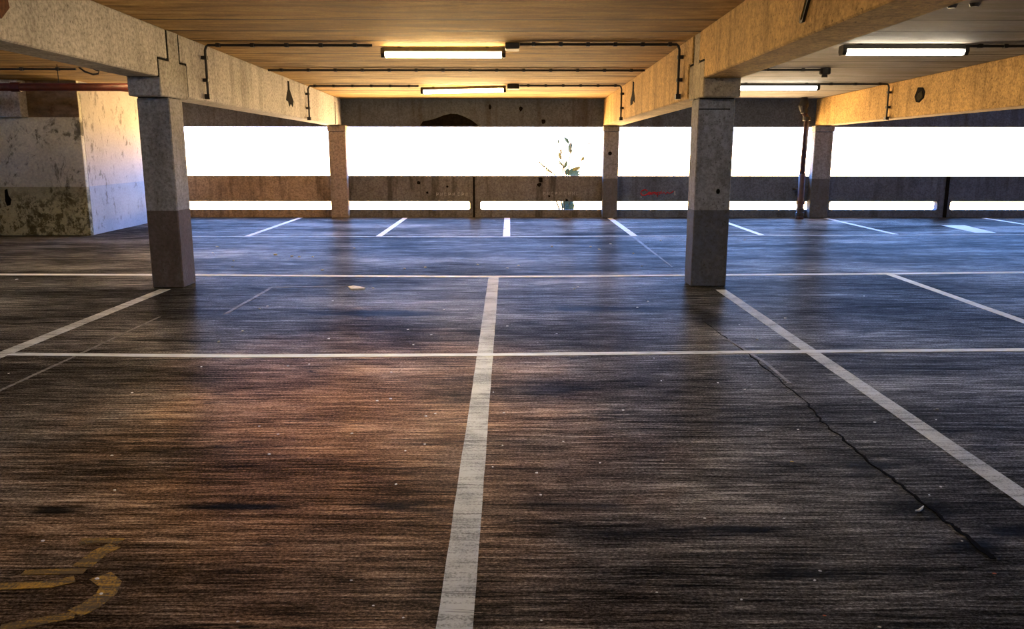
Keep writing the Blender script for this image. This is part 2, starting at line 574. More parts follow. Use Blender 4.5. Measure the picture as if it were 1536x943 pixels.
# ------------------------------------------------------------------ painted lines on the floor (parts of the floor)
def line(name, pts, w, mat='line', label=None, jit=0.004, z0=-0.001, th=0.003):
    bm = bmesh.new()
    ribbon(bm, pts, w, z0, th, jit * 0.35)
    o = link(name, bm, mat, floor)
    if label:
        o['label'] = label
    return o


def px(*pts):
    return [Vector(fl(*p)[:2]) for p in pts]


line('bay_line', [(-0.185, -1.5), (-0.185, 2.5), (-0.19, 6.3), (-0.195, 10.12)], 0.125, 'line', 'wide worn white line running down the middle of the near bays', 0.005)
line('bay_line', [(-3.96, -1.5), (-3.96, 6.3), (-3.9, 9.25)], 0.125, 'line', 'worn pale line running to the foot of the near left column')
line('bay_line', [(2.39, -1.5), (2.39, 3.6), (2.395, 9.22)], 0.115, 'line', 'white line slanting from the foot of the near right column')
line('bay_line', [(4.77, -1.5), (4.78, 7.4), (4.83, 10.38)], 0.105, 'line_fresh', 'white line right of the near right column')
line('cross_line', px((-120, 410.5), (0, 411.5), (300, 412.5), (740, 415), (1000, 413), (1330, 410.5), (1536, 408.5), (1680, 407)), 0.125, 'line_fresh', 'white line across the deck just behind the near columns', 0.004, -0.001, 0.0035)
line('cross_line', px((14, 531), (350, 534), (735, 532), (1215, 527), (1536, 524.5), (1700, 523)), 0.085, 'line_fresh', 'white line across the near bays', 0.003, -0.001, 0.0035)
line('cross_line', px((285, 354.5), (760, 355), (1150, 353), (1536, 352), (1750, 351.5)), 0.085, 'line', 'thin white line across the bays by the parapet', 0.004, -0.001, 0.0035)
for xs, y0, w, lb in ((-4.71, 14.8, 0.10, 'left of the far left column'), (-2.345, 14.8, 0.11, 'second from the left along the parapet'), (-0.05, 14.78, 0.13, 'straight ahead by the parapet'),
                      (2.26, 14.85, 0.12, 'at the foot of the far middle column'), (4.61, 15.0, 0.11, 'behind the near right column'), (7.12, 15.2, 0.11, 'at the foot of the far right column'), (10.72, 15.2, 0.11, 'farthest right along the parapet')):
    line('bay_line', [(xs, y0), (xs, 18.7)], w, 'line_fresh', 'short white line ' + lb)
# pale four-sided patch on the right
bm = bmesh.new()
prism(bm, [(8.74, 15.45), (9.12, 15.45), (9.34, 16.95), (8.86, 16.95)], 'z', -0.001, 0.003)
o = link('pale_block', bm, 'line_fresh', floor)
o['label'] = 'bright white block inside the far right bay'
line('faded_line', [(-3.40, 5.0), (-3.36, 6.3), (-3.33, 7.72)], 0.025, 'line_faint', 'faint grey ghost of a line at left', 0.008)
line('faded_line', [(-2.75, 7.85), (-2.73, 9.40), (-2.0, 9.46), (-1.85, 9.47)], [0.035, 0.04, 0.06, 0.03], 'line_faint', 'thin ghost of a line right of the near left column', 0.01)
line('faded_line', [(2.22, 14.75), (2.2, 13.0), (2.19, 11.0)], [0.06, 0.045, 0.02], 'line_faint', 'thin pale ghost of a line near the middle', 0.006)
line('faded_line', px((1090, 508), (1150, 545), (1185, 575)), 0.03, 'line_faint', None, 0.006)
# crack beside the right hand line
bm = bmesh.new()
cp = []
ctrl = px((1052, 478), (1068, 492), (1098, 512), (1128, 535), (1168, 568), (1212, 606), (1232, 632), (1262, 655), (1300, 690), (1345, 722), (1388, 757), (1420, 782), (1447, 803), (1490, 838))
for i in range(len(ctrl) - 1):
    for k in range(6):
        q = ctrl[i].lerp(ctrl[i + 1], k / 6)
        cp.append((q.x + random.uniform(-0.010, 0.010), q.y))
cp.append(tuple(ctrl[-1]))
ribbon(bm, cp, [(random.uniform(0.003, 0.014) + 0.012 * i / len(cp)) * (0.45 + 0.65 * i / len(cp)) for i in range(len(cp))], -0.001, 0.003, 0.003, 1.0)
o = link('surface_crack', bm, 'crack', floor)
o['label'] = 'jagged dark crack in the floor'


# faded yellow numeral, half out of the picture
def stroke(pts, w, label=None):
    return line('faded_numeral', px(*pts), w, 'yellow', label, 0.012, -0.001, 0.0028)


stroke([(120, 812), (150, 810), (182, 812)], 0.05, 'ghost of a yellow painted numeral')
stroke([(172, 818), (150, 828), (122, 850)], 0.075)
stroke([(128, 856), (85, 857), (35, 858)], 0.04)
stroke([(112, 868), (80, 876), (-10, 880)], 0.05)
stroke([(152, 863), (166, 876), (160, 890), (135, 908), (112, 920)], 0.08)
stroke([(112, 922), (70, 930), (0, 943)], 0.05)

# ------------------------------------------------------------------ columns
ZC, ZS = 2.115, 2.50


def near_column(xa, xb, ya, yb, mat, label):
    t = thing('concrete_column', label, 'column', ((xa + xb) / 2, (ya + yb) / 2, 0), 'concrete columns of the deck')
    link('shaft', newbox(xa, xb, ya, yb, 0, ZC - 0.008, w=0.012), mat, t)
    link('corbel', newbox(xa, xb, ya - 0.19, yb + 0.2, ZC, ZS, w=0.012), 'corbel_pale' if 'pale' in mat else 'corbel_ochre', t)
    link('neck', newbox(xa + 0.004, xb - 0.004, ya + 0.10, yb, ZS - 0.02, ceil_z(yb) - 0.001), 'corbel_pale' if 'pale' in mat else 'corbel_ochre', t)
    link('joint_band', newbox(xa + 0.012, xb - 0.012, ya + 0.012, yb - 0.012, ZC - 0.02, ZC + 0.01), 'joint', t)
    for y0, y1, z0, z1 in ((ya - 0.206, ya - 0.189, ZC + 0.20, ZS + 0.012), (ya - 0.206, ya + 0.06, ZS - 0.004, ZS + 0.020), (ya + 0.058, ya + 0.102, ZS, ceil_z(ya) - 0.01),
                           (yb + 0.199, yb + 0.219, ZC + 0.03, ZS + 0.012), (yb + 0.03, yb + 0.219, ZS - 0.004, ZS + 0.020), (yb - 0.002, yb + 0.037, ZS, ceil_z(yb) - 0.01)):
        link('joint_filler', newbox(xa + 0.006, xb - 0.006, y0, y1, z0, z1), 'joint', t)
    return t


cl = near_column(-4.08, -3.725, 9.34, 9.72, 'column_pale', 'near left concrete column with a brown painted foot')
cr_ = near_column(2.10, 2.505, 9.44, 9.80, 'column_ochre', 'near right concrete column with a dark grey painted foot')
bm = bmesh.new()
c = ony(1077, 287, 9.44)
prism(bm, [(c.x + math.cos(k * math.pi / 4) * 0.022, c.z + math.sin(k * math.pi / 4) * 0.03) for k in range(8)], 'y', 9.432, 9.445)
link('fixing_hole', bm, 'soot', cr_)
link('score_line', newbox(2.105, 2.45, 9.434, 9.45, 1.99, 2.002), 'joint', cr_)


def far_column(xa, xb, mat, label):
    t = thing('concrete_column', label, 'column', ((xa + xb) / 2, 18.73, 0), 'concrete columns of the deck')
    link('shaft', newbox(xa, xb, 18.63, 18.84, 0, 1.90, w=0.012), mat, t)
    link('head', newbox(xa - 0.012, xb + 0.012, 18.60, 18.85, 1.90, 2.03, w=0.012), mat, t)
    return t


far_column(-3.99, -3.61, 'column_tan', 'far left column at the parapet with a tan face')
fc = far_column(2.085, 2.42, 'column_grey', 'far middle column at the parapet with a small dark hole in its face')
far_column(6.74, 7.15, 'column_grey', 'far right column at the parapet beside the brown downpipe')
bm = bmesh.new()
c = ony(915, 230, 18.63)
prism(bm, [(c.x + math.cos(k * math.pi / 4) * 0.045, c.z + math.sin(k * math.pi / 4) * 0.045) for k in range(8)], 'y', 18.62, 18.635)
link('fixing_hole', bm, 'soot', fc)

# ------------------------------------------------------------------ beams
def near_bottom(Y):
    return 2.315 - 0.014 * (Y - 9.2)


def far_bottom(Y):
    return 2.135 - 0.011 * (Y - 9.9)


def near_beam(xa, xb, yj, yn, mat, label):
    t = thing('concrete_beam', label, 'beam', ((xa + xb) / 2, 5, near_bottom(5)), 'concrete beams under the deck above')
    bm = bmesh.new()
    prism(bm, [(YB + 0.26, near_bottom(YB + 0.26)), (yj, near_bottom(yj)), (yj, ZS + 0.018), (yn, ZS + 0.018), (yn, ceil_z(yn) - 0.001), (YB + 0.26, ceil_z(YB + 0.26) - 0.001)], 'x', xa, xb)
    chamfer(bm, 0.012)
    b = link('beam_body', bm, mat, t)
    return t, b


def far_beam(xa, xb, yj, yn, mat, label, yend=18.85):
    t = thing('concrete_beam', label, 'beam', ((xa + xb) / 2, 14, far_bottom(14)), 'concrete beams under the deck above')
    bm = bmesh.new()
    prism(bm, [(yend, far_bottom(yend)), (yend, ceil_z(yend) - 0.001), (yn, ceil_z(yn) - 0.001), (yn, ZS + 0.018), (yj, ZS + 0.018), (yj, far_bottom(yj))], 'x', xa, xb)
    chamfer(bm, 0.012)
    b = link('beam_body', bm, mat, t)
    return t, b


nl, nlb = near_beam(-4.08, -3.73, 9.135, 9.40, 'pale', 'pale concrete beam overhead running up to the near left column')
nr, nrb = near_beam(2.095, 2.50, 9.235, 9.50, 'ochre', 'ochre concrete beam overhead running up to the near right column')
fl_, flb = far_beam(-4.08, -3.73, 9.937, 9.755, 'pale', 'pale beam from the near left column back to the far left column')
fr_, frb = far_beam(2.09, 2.50, 10.017, 9.835, 'ochre', 'ochre beam from the near right column back to the far middle column')
f3_, f3b = far_beam(6.80, 7.20, 8.0, 8.0, 'ochre', 'ochre beam at the right with a dark hole, ending at the far right column')


def pocket(beam_body, parent, pts, X, sgn, mat):
    """blocked-out hole in a beam's side: rim and dark lining"""
    bm = bmesh.new()
    prism(bm, [(p.y, p.z) for p in pts], 'x', X + sgn * 0.006, X - sgn * 0.03)
    chamfer(bm, 0.004)
    o = link('hole_plug', bm, mat, parent)
    return o


pocket(f3b, f3_, [onx(a, b, 6.80) for a, b in ((1377, 131), (1385, 131), (1388, 138), (1386, 147), (1379, 154), (1374, 153), (1372, 145))], 6.80, -1, 'soot')
pocket(f3b, f3_, [onx(a, b, 6.79) for a, b in ((1374, 147), (1377, 140), (1383, 136), (1384, 146), (1378, 152))], 6.792, -1, 'lining')
pocket(nlb, nl, [onx(a, b, -3.73) for a, b in ((-14, -4), (10, -6), (14, 12), (2, 28), (-16, 26))], -3.73, 1, 'rust')
# tapering spike of a bracket on the near right beam
bm = bmesh.new()
sp = [onx(a, b, 2.09) for a, b in ((1202, -14), (1219, -14), (1206, 33), (1202, 35))]
prism(bm, [(p.y, p.z) for p in sp], 'x', 2.075, 2.10)
link('bracket', bm, 'dark', nr)
bm = bmesh.new()
sp = [onx(a, b, 2.08) for a, b in ((1198, -14), (1214, -14), (1203, 30))]
prism(bm, [(p.y, p.z) for p in sp], 'x', 2.066, 2.09)
link('bracket', bm, 'ochre', nr)


def soot(parent, pts, X, sgn):
    bm = bmesh.new()
    P = [onx(a, b, X) for a, b in pts]
    prism(bm, [(p.y, p.z) for p in P], 'x', X + sgn * 0.006, X - sgn * 0.01)
    return link('soot_drip', bm, 'soot', parent)


soot(fl_, [(431, 121), (433.5, 122), (434, 134), (437, 143), (440, 152), (439, 161), (436, 155), (434, 160), (432, 152), (429, 150), (430, 142), (431.5, 134)], -3.73, 1)
soot(fr_, [(949.5, 122), (951.5, 123), (951, 136), (952, 147), (952, 154), (950, 150), (949, 156), (946, 158), (946, 150), (948, 143), (949, 134)], 2.09, -1)
# vertical construction joints near the far ends of the two middle beams
bm = newbox(-3.735, -3.724, 18.20, 18.24, far_bottom(18.2), ceil_z(18.2) - 0.12)
link('joint_line', bm, 'joint', fl_)

# short downstand in front of the core, top left
t = thing('concrete_beam', 'short pale concrete downstand at the top of the stained wall', 'beam', (-9.5, 14.8, 2.07), 'concrete beams under the deck above')
link('beam_body', newbox(-14, -8.44, 14.72, 14.949, 2.075, ceil_z(14.949) - 0.001, w=0.012), 'pale', t)

# ------------------------------------------------------------------ parapet panels
def panel(xa, xb, mat, label, lw=0.10, rw=0.10):
    t = thing('parapet_panel', label, 'parapet', ((xa + xb) / 2, 18.95, 0), 'precast parapet panels along the open side')
    a, b = xa + 0.012, xb - 0.012
    bm = bmesh.new()
    zt = 0.925
    # outline with the long drainage slot cut through as a ring of four pieces joined face to face
    o = [(a, 0), (b, 0), (b, zt), (a, zt)]
    s0, s1, z0, z1 = a + lw, b - rw, 0.165, 0.36
    r = 0.03
    inner = [(s0, z0 + r), (s0 + r, z0), (s1 - r, z0), (s1, z0 + r), (s1, z1 - r), (s1 - r, z1), (s0 + r, z1), (s0, z1 - r)]
    F, B = 18.86, 19.02
    vo = [[bm.verts.new((p[0], y, p[1])) for p in o] for y in (F, B)]
    vi = [[bm.verts.new((p[0], y, p[1])) for p in inner] for y in (F, B)]
    for k in (0, 1):
        O, I = vo[k], vi[k]
        quads = [(O[0], O[1], I[2], I[1]), (O[1], I[3], I[2]), (O[1], O[2], I[4], I[3]), (O[2], I[5], I[4]), (O[2], O[3], I[6], I[5]), (O[3], I[7], I[6]), (O[3], O[0], I[0], I[7]), (O[0], I[1], I[0])]
        for q in quads:
            bm.faces.new(q)
    for k in range(4):
        bm.faces.new((vo[0][k], vo[0][(k + 1) % 4], vo[1][(k + 1) % 4], vo[1][k]))
    for k in range(8):
        bm.faces.new((vi[0][k], vi[0][(k + 1) % 8], vi[1][(k + 1) % 8], vi[1][k]))
    link('panel_body', bm, mat, t)
    return t


panel(-7.57, -3.80, 'panel_tan', 'tan parapet panel left of the far left column')
pb = panel(-3.80, -0.80, 'panel_brown', 'brown parapet panel right of the far left column, beside the upright joint', rw=0.085)
pc = panel(-0.80, 2.25, 'panel_brown', 'dark brown parapet panel below the weed, left of the far middle column', lw=0.13)
pd = panel(2.25, 4.55, 'panel_grey', 'grey parapet panel with a red scrawl, right of the far middle column')
panel(4.55, 6.95, 'panel_grey', 'grey parapet panel between the near right column and the brown downpipe')
pe = panel(6.95, 9.90, 'panel_grey', 'blue grey parapet panel right of the far right column', lw=0.30, rw=0.17)
panel(9.90, 13.2, 'panel_grey', 'parapet panel at the right edge, beyond the upright joint')
panel(13.2, 16.6, 'panel_grey', 'parapet panel beyond the right edge of the view')
for xx, w in ((-0.80, 0.022), (9.90, 0.05)):
    t = tag(link('joint_strip', newbox(xx - w / 2 - 0.012, xx + w / 2 + 0.012, 18.838, 18.858, 0, 0.93), 'joint'), 'black upright strip over the panel joint ' + ('in the middle of the parapet' if xx < 0 else 'at the right of the parapet'), 'joint strip')


def scrawl(parent, pts, r, mat, name='graffiti', Y=18.86, label=None):
    bm = bmesh.new()
    P = [ony(a, b, Y) for a, b in pts]
    P = [Vector((p.x, Y - 0.002, p.z)) for p in P]
    tube(bm, P, r, 6)
    o = link(name, bm, mat, parent)
    if label:
        o['label'] = label
    return o


scrawl(pd, [(971, 286), (967, 284), (963, 286), (961, 289), (963, 292.5), (967, 293), (971, 291)], 0.016, 'red_paint', label='red scrawled graffiti')
scrawl(pd, [(971, 291), (973, 288.5), (975, 288), (976, 290), (974.5, 292), (972, 291.5), (976, 289), (977, 289), (977.5, 292)], 0.013, 'red_paint')
scrawl(pd, [(977.5, 292), (979, 288), (980.5, 288.5), (980.5, 291), (982, 288), (983.5, 288.5), (983.5, 291.5), (985, 291), (986, 288)], 0.013, 'red_paint')
scrawl(pd, [(986, 288), (986, 295), (986, 288.5), (989, 288), (989.5, 291), (987, 291.5)], 0.011, 'red_paint')
scrawl(pd, [(989.5, 291), (992, 286.5), (993, 290.5), (996, 288), (998, 291), (1001, 288), (1004, 290), (1008, 288.5), (1010, 286)], 0.013, 'red_paint')
scrawl(pd, [(1012, 286), (1012.5, 293)], 0.010, 'chalk')
scrawl(pd, [(961, 294.5), (962, 296.5)], 0.014, 'chalk')
for base, n, par in ((655, 8, pb), (815, 9, pc)):
    for k in range(n):
        x = base + k * 6 + (2 if k > 4 else 0)
        y = 291 if base < 700 else 290
        if k % 3 == 1:
            scrawl(par, [(x, y + 2.5), (x, y - 2), (x + 2.5, y + 2), (x + 2.5, y - 2.2)], 0.0055, 'chalk')
        elif k % 3 == 2:
            scrawl(par, [(x + 2.5, y - 2), (x, y - 2), (x, y + 2.3), (x + 2.6, y + 2.3)], 0.0055, 'chalk')
        else:
            scrawl(par, [(x, y + 2.4), (x, y - 2.2), (x + 2.6, y - 1.5), (x + 2.6, y + 0.2), (x, y + 0.4)], 0.0055, 'chalk')
for par, a, b, s in ((pb, 628, 274, 0.055), (pb, 641, 289, 0.03), (pb, 671, 280, 0.03), (pc, 811, 270, 0.06), (pc, 809, 277, 0.06), (pc, 824, 294, 0.03), (pc, 850, 300, 0.04)):
    c = ony(a, b, 18.86)
    bm = bmesh.new()
    prism(bm, [(c.x + math.cos(k * math.pi / 4) * s * random.uniform(.6, 1.2), c.z + math.sin(k * math.pi / 4) * s * random.uniform(.5, 1.1)) for k in range(8)], 'y', 18.855, 18.862)
    link('damp_spot', bm, 'soot', par)

# ------------------------------------------------------------------ ceiling lights
def lamp(x, y, label, glow, length=1.50, tilt=0.0):
    zt = ceil_z(y)
    t = thing('ceiling_light', label, 'light', (x, y, zt - 0.16), 'fluorescent ceiling lights')
    L = length / 2
    for s in (-1, 1):
        link('bracket', newbox(x + s * L * 0.72 - 0.02, x + s * L * 0.72 + 0.02, y - 0.03, y + 0.03, zt - 0.016, zt - 0.0008), 'dark', t)
    bm = bmesh.new()
    prism(bm, [(y - 0.05, zt - 0.012), (y + 0.05, zt - 0.012), (y + 0.060, zt - 0.060), (y - 0.060, zt - 0.060)], 'x', x - L, x + L)
    link('tray', bm, 'dark', t)
    bm = bmesh.new()
    prof = []
    for k in range(14):
        a = math.pi * (0.75 + 1.5 * k / 13)
        prof.append((y + 0.074 * math.cos(a), zt - 0.092 + 0.038 * math.sin(a)))
    prism(bm, prof, 'x', x - L + 0.035, x + L - 0.035)
    chamfer(bm, 0.006)
    link('diffuser', bm, glow, t, smooth=False)
    for s in (-1, 1):
        bm = bmesh.new()
        e = x + s * L
        prism(bm, [(y - 0.066, zt - 0.02), (y + 0.066, zt - 0.02), (y + 0.082, zt - 0.085), (y + 0.05, zt - 0.134), (y - 0.05, zt - 0.134), (y - 0.082, zt - 0.085)], 'x', e - s * 0.036, e + s * 0.012)
        link('end_cap', bm, 'dark', t)
    if tilt:
        t.rotation_euler.y = tilt
    return t


L1 = lamp(-0.82, 10.75, 'long lit ceiling light, nearer of the two in the middle bay', 'glow_warm', 1.52)
L2 = lamp(-0.85, 15.85, 'tilted lit ceiling light, farther of the two in the middle bay', 'glow_warm', 1.55, -0.022)
L3 = lamp(4.79, 10.47, 'lit ceiling light high at the right, well clear of the near right column', 'glow_white', 1.50)
L4 = lamp(4.74, 15.2, 'lit ceiling light at the right partly hidden by the near right column', 'glow_white', 1.50)
lamp(-4.85, 12.2, 'ceiling light of the left bay hidden behind the pale beam', 'glow_warm', 1.50)
lamp(-0.82, 5.6, 'ceiling light above the near bays, out of view over the camera', 'glow_near', 1.50)
lamp(-6.75, 8.4, 'ceiling light added in the left bay, out of view beyond the left edge', 'glow_white', 1.50)  # unseen fitting added to brighten the core front and left beam
lamp(4.79, 5.4, 'ceiling light out of view over the near right bays', 'glow_white', 1.50)

# ------------------------------------------------------------------ conduits
def conduit(label, y, xa, xb, drop_a=None, drop_b=None, clips=8, r=0.016):
    """a pipe along the soffit; drop_a / drop_b = depth to which it turns down a beam's face"""
    z = ceil_z(y) - 0.024
    t = thing('conduit', label, 'conduit', ((xa + xb) / 2, y, z), 'black conduits along the ceiling')
    pts = []
    if drop_a is not None:
        pts += [(xa + 0.045, y, drop_a), (xa + 0.045, y, z - 0.06), (xa + 0.06, y, z - 0.02)]
    pts += [(xa + (0.08 if drop_a is not None else 0), y, z), (xb - (0.08 if drop_b is not None else 0), y, z)]
    if drop_b is not None:
        pts += [(xb - 0.06, y, z - 0.02), (xb - 0.045, y, z - 0.06), (xb - 0.045, y, drop_b)]
    bm = bmesh.new()
    tube(bm, pts, r, 8)
    link('pipe', bm, 'dark', t)
    n = clips
    for k in range(n):
        x = xa + (xb - xa) * (k + 0.5) / n
        link('clip', newbox(x - 0.022, x + 0.022, y - 0.028, y + 0.028, z - 0.022, ceil_z(y + 0.028) - 0.001), 'dark', t)
    for d, x in ((drop_a, xa + 0.045), (drop_b, xb - 0.045)):
        if d is not None:
            s = -1 if x < (xa + xb) / 2 else 1
            for f in (0.3, 0.75):
                zz = d + (z - d) * f
                link('clip', newbox(min(x - s * 0.02, x + s * 0.044), max(x - s * 0.02, x + s * 0.044), y - 0.03, y + 0.03, zz - 0.02, zz + 0.02), 'dark', t)
            link('end_box', newbox(x - 0.03, x + 0.03, y - 0.04, y + 0.04, d - 0.05, d + 0.01), 'dark', t)
    return t


XLi, XRi = -3.728, 2.086
conduit('conduit from the near middle light to the pale left beam', 10.45, XLi, -1.66, 2.20, None, 5)
conduit('conduit from the near middle light to the ochre beam', 10.35, 0.125, XRi, None, 2.20, 6)
tag(link('connector_box', newbox(-0.05, 0.12, 10.36, 10.68, ceil_z(10.5) - 0.07, ceil_z(10.5) + 0.004, w=0.01), 'dark'), 'small black box at the right end of the near middle ceiling light', 'junction box')
conduit('unbroken conduit across the middle bay between the two lights', 13.1, XLi + 0.05, XRi - 0.02, None, None, 14)
conduit('conduit from the tilted far light to the pale left beam', 15.65, XLi, -1.66, 2.10, None, 6)
conduit('conduit from the tilted far light to the ochre beam', 15.55, 0.185, XRi, None, 2.10, 6)
tag(link('connector_box', newbox(-0.04, 0.18, 15.52, 15.9, ceil_z(15.7) - 0.075, ceil_z(15.7) + 0.004, w=0.01), 'dark'), 'small black box at the right end of the tilted far light', 'junction box')
conduit('conduit from the half hidden right light to the beam with the hole', 15.2, 5.5, 6.80, None, 2.10, 3)
conduit('short conduit ending in a round box in the right bay', 13.0, 2.55, 4.72, None, None, 4)
conduit('conduit running right from the high right light', 10.46, 5.56, 6.78, None, None, 4)
conduit('conduit above the red pipe in the left bay', 13.0, -12, -6.55, None, None, 10)
t = thing('junction_box', 'round dark junction box on the ceiling of the right bay', 'junction box', (4.80, 13.05, ceil_z(13) - 0.1))
bm = bmesh.new()
tube(bm, [(4.80, 13.05, ceil_z(13.05) + 0.004), (4.80, 13.05, ceil_z(13.05) - 0.075), (4.80, 13.05, ceil_z(13.05) - 0.09)], [0.085, 0.085, 0.07], 14)
link('box', bm, 'dark', t)
bm = bmesh.new()
tube(bm, [(4.80, 13.05, ceil_z(13.05) - 0.09), (4.80, 13.05, ceil_z(13.05) - 0.13)], 0.045, 12)
link('lid', bm, 'dark', t)
# hook and hanging wire in the left bay
bm = bmesh.new()
zz = ceil_z(13.0) - 0.03
tube(bm, [(-6.50, 13.0, ceil_z(13) + 0.003), (-6.42, 13.0, zz - 0.03), (-6.30, 13.0, zz - 0.07), (-6.22, 13.0, zz - 0.06), (-6.2, 13.0, zz - 0.02), (-6.28, 13.0, zz + 0.01)], 0.014, 8)
tag(link('ceiling_hook', bm, 'dark'), 'bent dark hook on the left ceiling above the red pipe', 'hook')
# small ceiling fixings at the top right
for a, b in ((1428, 7), (1462, 5)):
    d = ray(a, b)
    tt = (2.83 + 0.0235 * 9.5 - CAM_H) / (d.z + 0.0235 * d.y)
    c = CP + d * tt
    bm = bmesh.new()
    tube(bm, [(c.x, c.y, ceil_z(c.y) + 0.004), (c.x, c.y, ceil_z(c.y) - 0.03)], [0.05, 0.035], 10)
    tag(link('ceiling_anchor', bm, 'dark'), 'small dark anchor on the upper right ceiling, ' + ('left' if a < 1440 else 'right') + ' of the pair', 'anchor')

# ------------------------------------------------------------------ pipes
t = thing('hanging_pipe', 'dark red horizontal pipe hung above the stained wall', 'pipe', (-8, 12.6, 2.44))
bm = bmesh.new()
yp, zp = 12.6, 2.435
tube(bm, [(-14.7, yp, zp), (-4.083, yp, zp)], 0.057, 14)
link('pipe', bm, 'redpipe', t, True)
bm = bmesh.new()
tube(bm, [(-6.62, yp, ceil_z(yp) - 0.001), (-6.62, yp, 2.52), (-6.62, yp, 2.44)], 0.006, 6)
link('hanger', bm, 'dark', t)
for xx in (-7.25, -10.5):
    bm = bmesh.new()
    tube(bm, [(xx - 0.07, yp, zp), (xx - 0.068, yp, zp), (xx + 0.068, yp, zp), (xx + 0.07, yp, zp)], [0.05, 0.07, 0.07, 0.05], 14)
    link('coupling', bm, 'redpipe', t)

t = thing('downpipe', 'brown downpipe with swan neck beside the far right column', 'pipe', (6.47, 18.45, 0))
bm = bmesh.new()
tube(bm, [(6.40, 18.45, 2.30), (6.46, 18.45, 2.20), (6.475, 18.45, 2.10), (6.45, 18.45, 0.97)], 0.056, 12)
link('upper_pipe', bm, 'brownpipe', t, True)
bm = bmesh.new()
tube(bm, [(6.45, 18.45, 1.0), (6.455, 18.45, 0.98), (6.46, 18.45, 0.06), (6.46, 18.45, 0.0)], [0.06, 0.072, 0.072, 0.085], 12)
link('lower_pipe', bm, 'brownpipe', t, True)
bm = bmesh.new()
tube(bm, [(6.39, 18.45, ceil_z(18.45) + 0.005), (6.39, 18.45, 2.50), (6.375, 18.45, 2.44), (6.38, 18.45, 2.36), (6.41, 18.45, 2.29)], [0.06, 0.10, 0.11, 0.08, 0.056], 12)
link('hopper', bm, 'dark', t)
for zz, rr in ((2.17, 0.085), (2.33, 0.08), (0.36, 0.095), (0.10, 0.10), (0.2, 0.088)):
    bm = bmesh.new()
    xx = 6.46 if zz < 2 else (6.465 if zz < 2.2 else 6.395)
    tube(bm, [(xx, 18.45, zz - 0.04), (xx, 18.45, zz - 0.037), (xx, 18.45, zz + 0.037), (xx, 18.45, zz + 0.04)], [rr * 0.85, rr, rr, rr * 0.85], 12)
    link('collar', bm, 'dark' if zz > 2 or zz < 0.3 else 'brownpipe', t)
link('wall_bracket', newbox(6.40, 6.53, 18.50, 18.859, 0.62, 0.66), 'dark', t)

# ------------------------------------------------------------------ weed on the outer ledge
weed = thing('weed', 'straggly weed rising behind the parapet left of the far middle column', 'plant', (1.36, 19.2, 0))


def leaf(bm, p, d, L, w):
    d = Vector(d).normalized()
    s = d.cross(Vector((0.2, 1, 0.3))).normalized()
    n = s.cross(d).normalized()
    ks = [(0, 0.12), (0.25, 0.8), (0.5, 1.0), (0.75, 0.7), (1.0, 0.05)]
    A, B, Cc = [], [], []
    for f, ww in ks:
        c = Vector(p) + d * L * f + n * (L * 0.18 * f * f)
        A.append(bm.verts.new(c + s * w * ww / 2 + n * 0.006 * ww))
        B.append(bm.verts.new(c - n * 0.004))
        Cc.append(bm.verts.new(c - s * w * ww / 2 + n * 0.006 * ww))
    for i in range(4):
        bm.faces.new((A[i], A[i + 1], B[i + 1], B[i]))
        bm.faces.new((B[i], B[i + 1], Cc[i + 1], Cc[i]))


def wpt(a, b, y=19.2):
    return ony(a, b, y)


stems = [[(847, 330), (846, 300), (844, 262), (845, 246), (841, 232), (840, 224)], [(848, 330), (850, 290), (849, 262), (845, 248), (838, 244)],
         [(848, 330), (852, 290), (853, 258), (855, 230), (856, 214)], [(846, 330), (838, 275), (832, 262), (820, 252), (806, 241)],
         [(849, 330), (858, 280), (862, 258), (870, 248), (873, 240)], [(845, 330), (822, 268), (820, 258), (819, 252)]]
for st in stems:
    bm = bmesh.new()
    n = len(st)
    tube(bm, [wpt(*p) for p in st], [0.018 - 0.010 * i / n for i in range(n)], 6)
    link('stem', bm, 'stem', weed)
lv = [((848, 206), (3, 6), 0.14, 0.06, 'leaf_teal'), ((852, 213), (-5, -6), 0.12, 0.055, 'leaf_teal'), ((857, 213), (-2, 9), 0.20, 0.075, 'leaf_teal'), ((856, 222), (0, 10), 0.10, 0.06, 'leaf_green'),
      ((838, 215), (-1, -5), 0.07, 0.04, 'leaf_green'), ((872, 241), (4, -5), 0.09, 0.06, 'leaf_yellow'), ((883, 218), (0, -5), 0.06, 0.03, 'leaf_yellow'),
      ((841, 240), (-2, -8), 0.16, 0.05, 'leaf_yellow'), ((845, 250), (-7, -9), 0.15, 0.04, 'leaf_green'), ((847, 252), (2, -7), 0.14, 0.06, 'leaf_green'), ((843, 232), (-2, -8), 0.13, 0.03, 'leaf_yellow'),
      ((851, 262), (10, -7), 0.22, 0.10, 'leaf_teal'), ((853, 262), (12, -3), 0.22, 0.09, 'leaf_teal'), ((856, 258), (8, -4), 0.18, 0.08, 'leaf_green'), ((858, 256), (11, -4), 0.18, 0.08, 'leaf_yellow'), ((849, 263), (2, -8), 0.14, 0.08, 'leaf_teal'), ((855, 264), (8, -1), 0.2, 0.08, 'leaf_green'),
      ((818, 253), (-8, -9), 0.18, 0.03, 'leaf_yellow'), ((828, 260), (-8, -5), 0.16, 0.025, 'leaf_yellow')]
for k in range(26):
    lv.append(((random.uniform(845, 858), random.uniform(300, 322)), (random.uniform(-8, 8), -8), 0.16, 0.09, random.choice(('leaf_teal', 'leaf_green'))))
for (a, b), (da, db), L, w, m in lv:
    bm = bmesh.new()
    p = wpt(a, b, 19.2 + random.uniform(-0.03, 0.03))
    d = wpt(a + da, b + db) - wpt(a, b)
    leaf(bm, p, d + Vector((0, random.uniform(-0.02, 0.02), 0)), L * 1.25, w * 1.3)
    link('leaf', bm, m, weed)

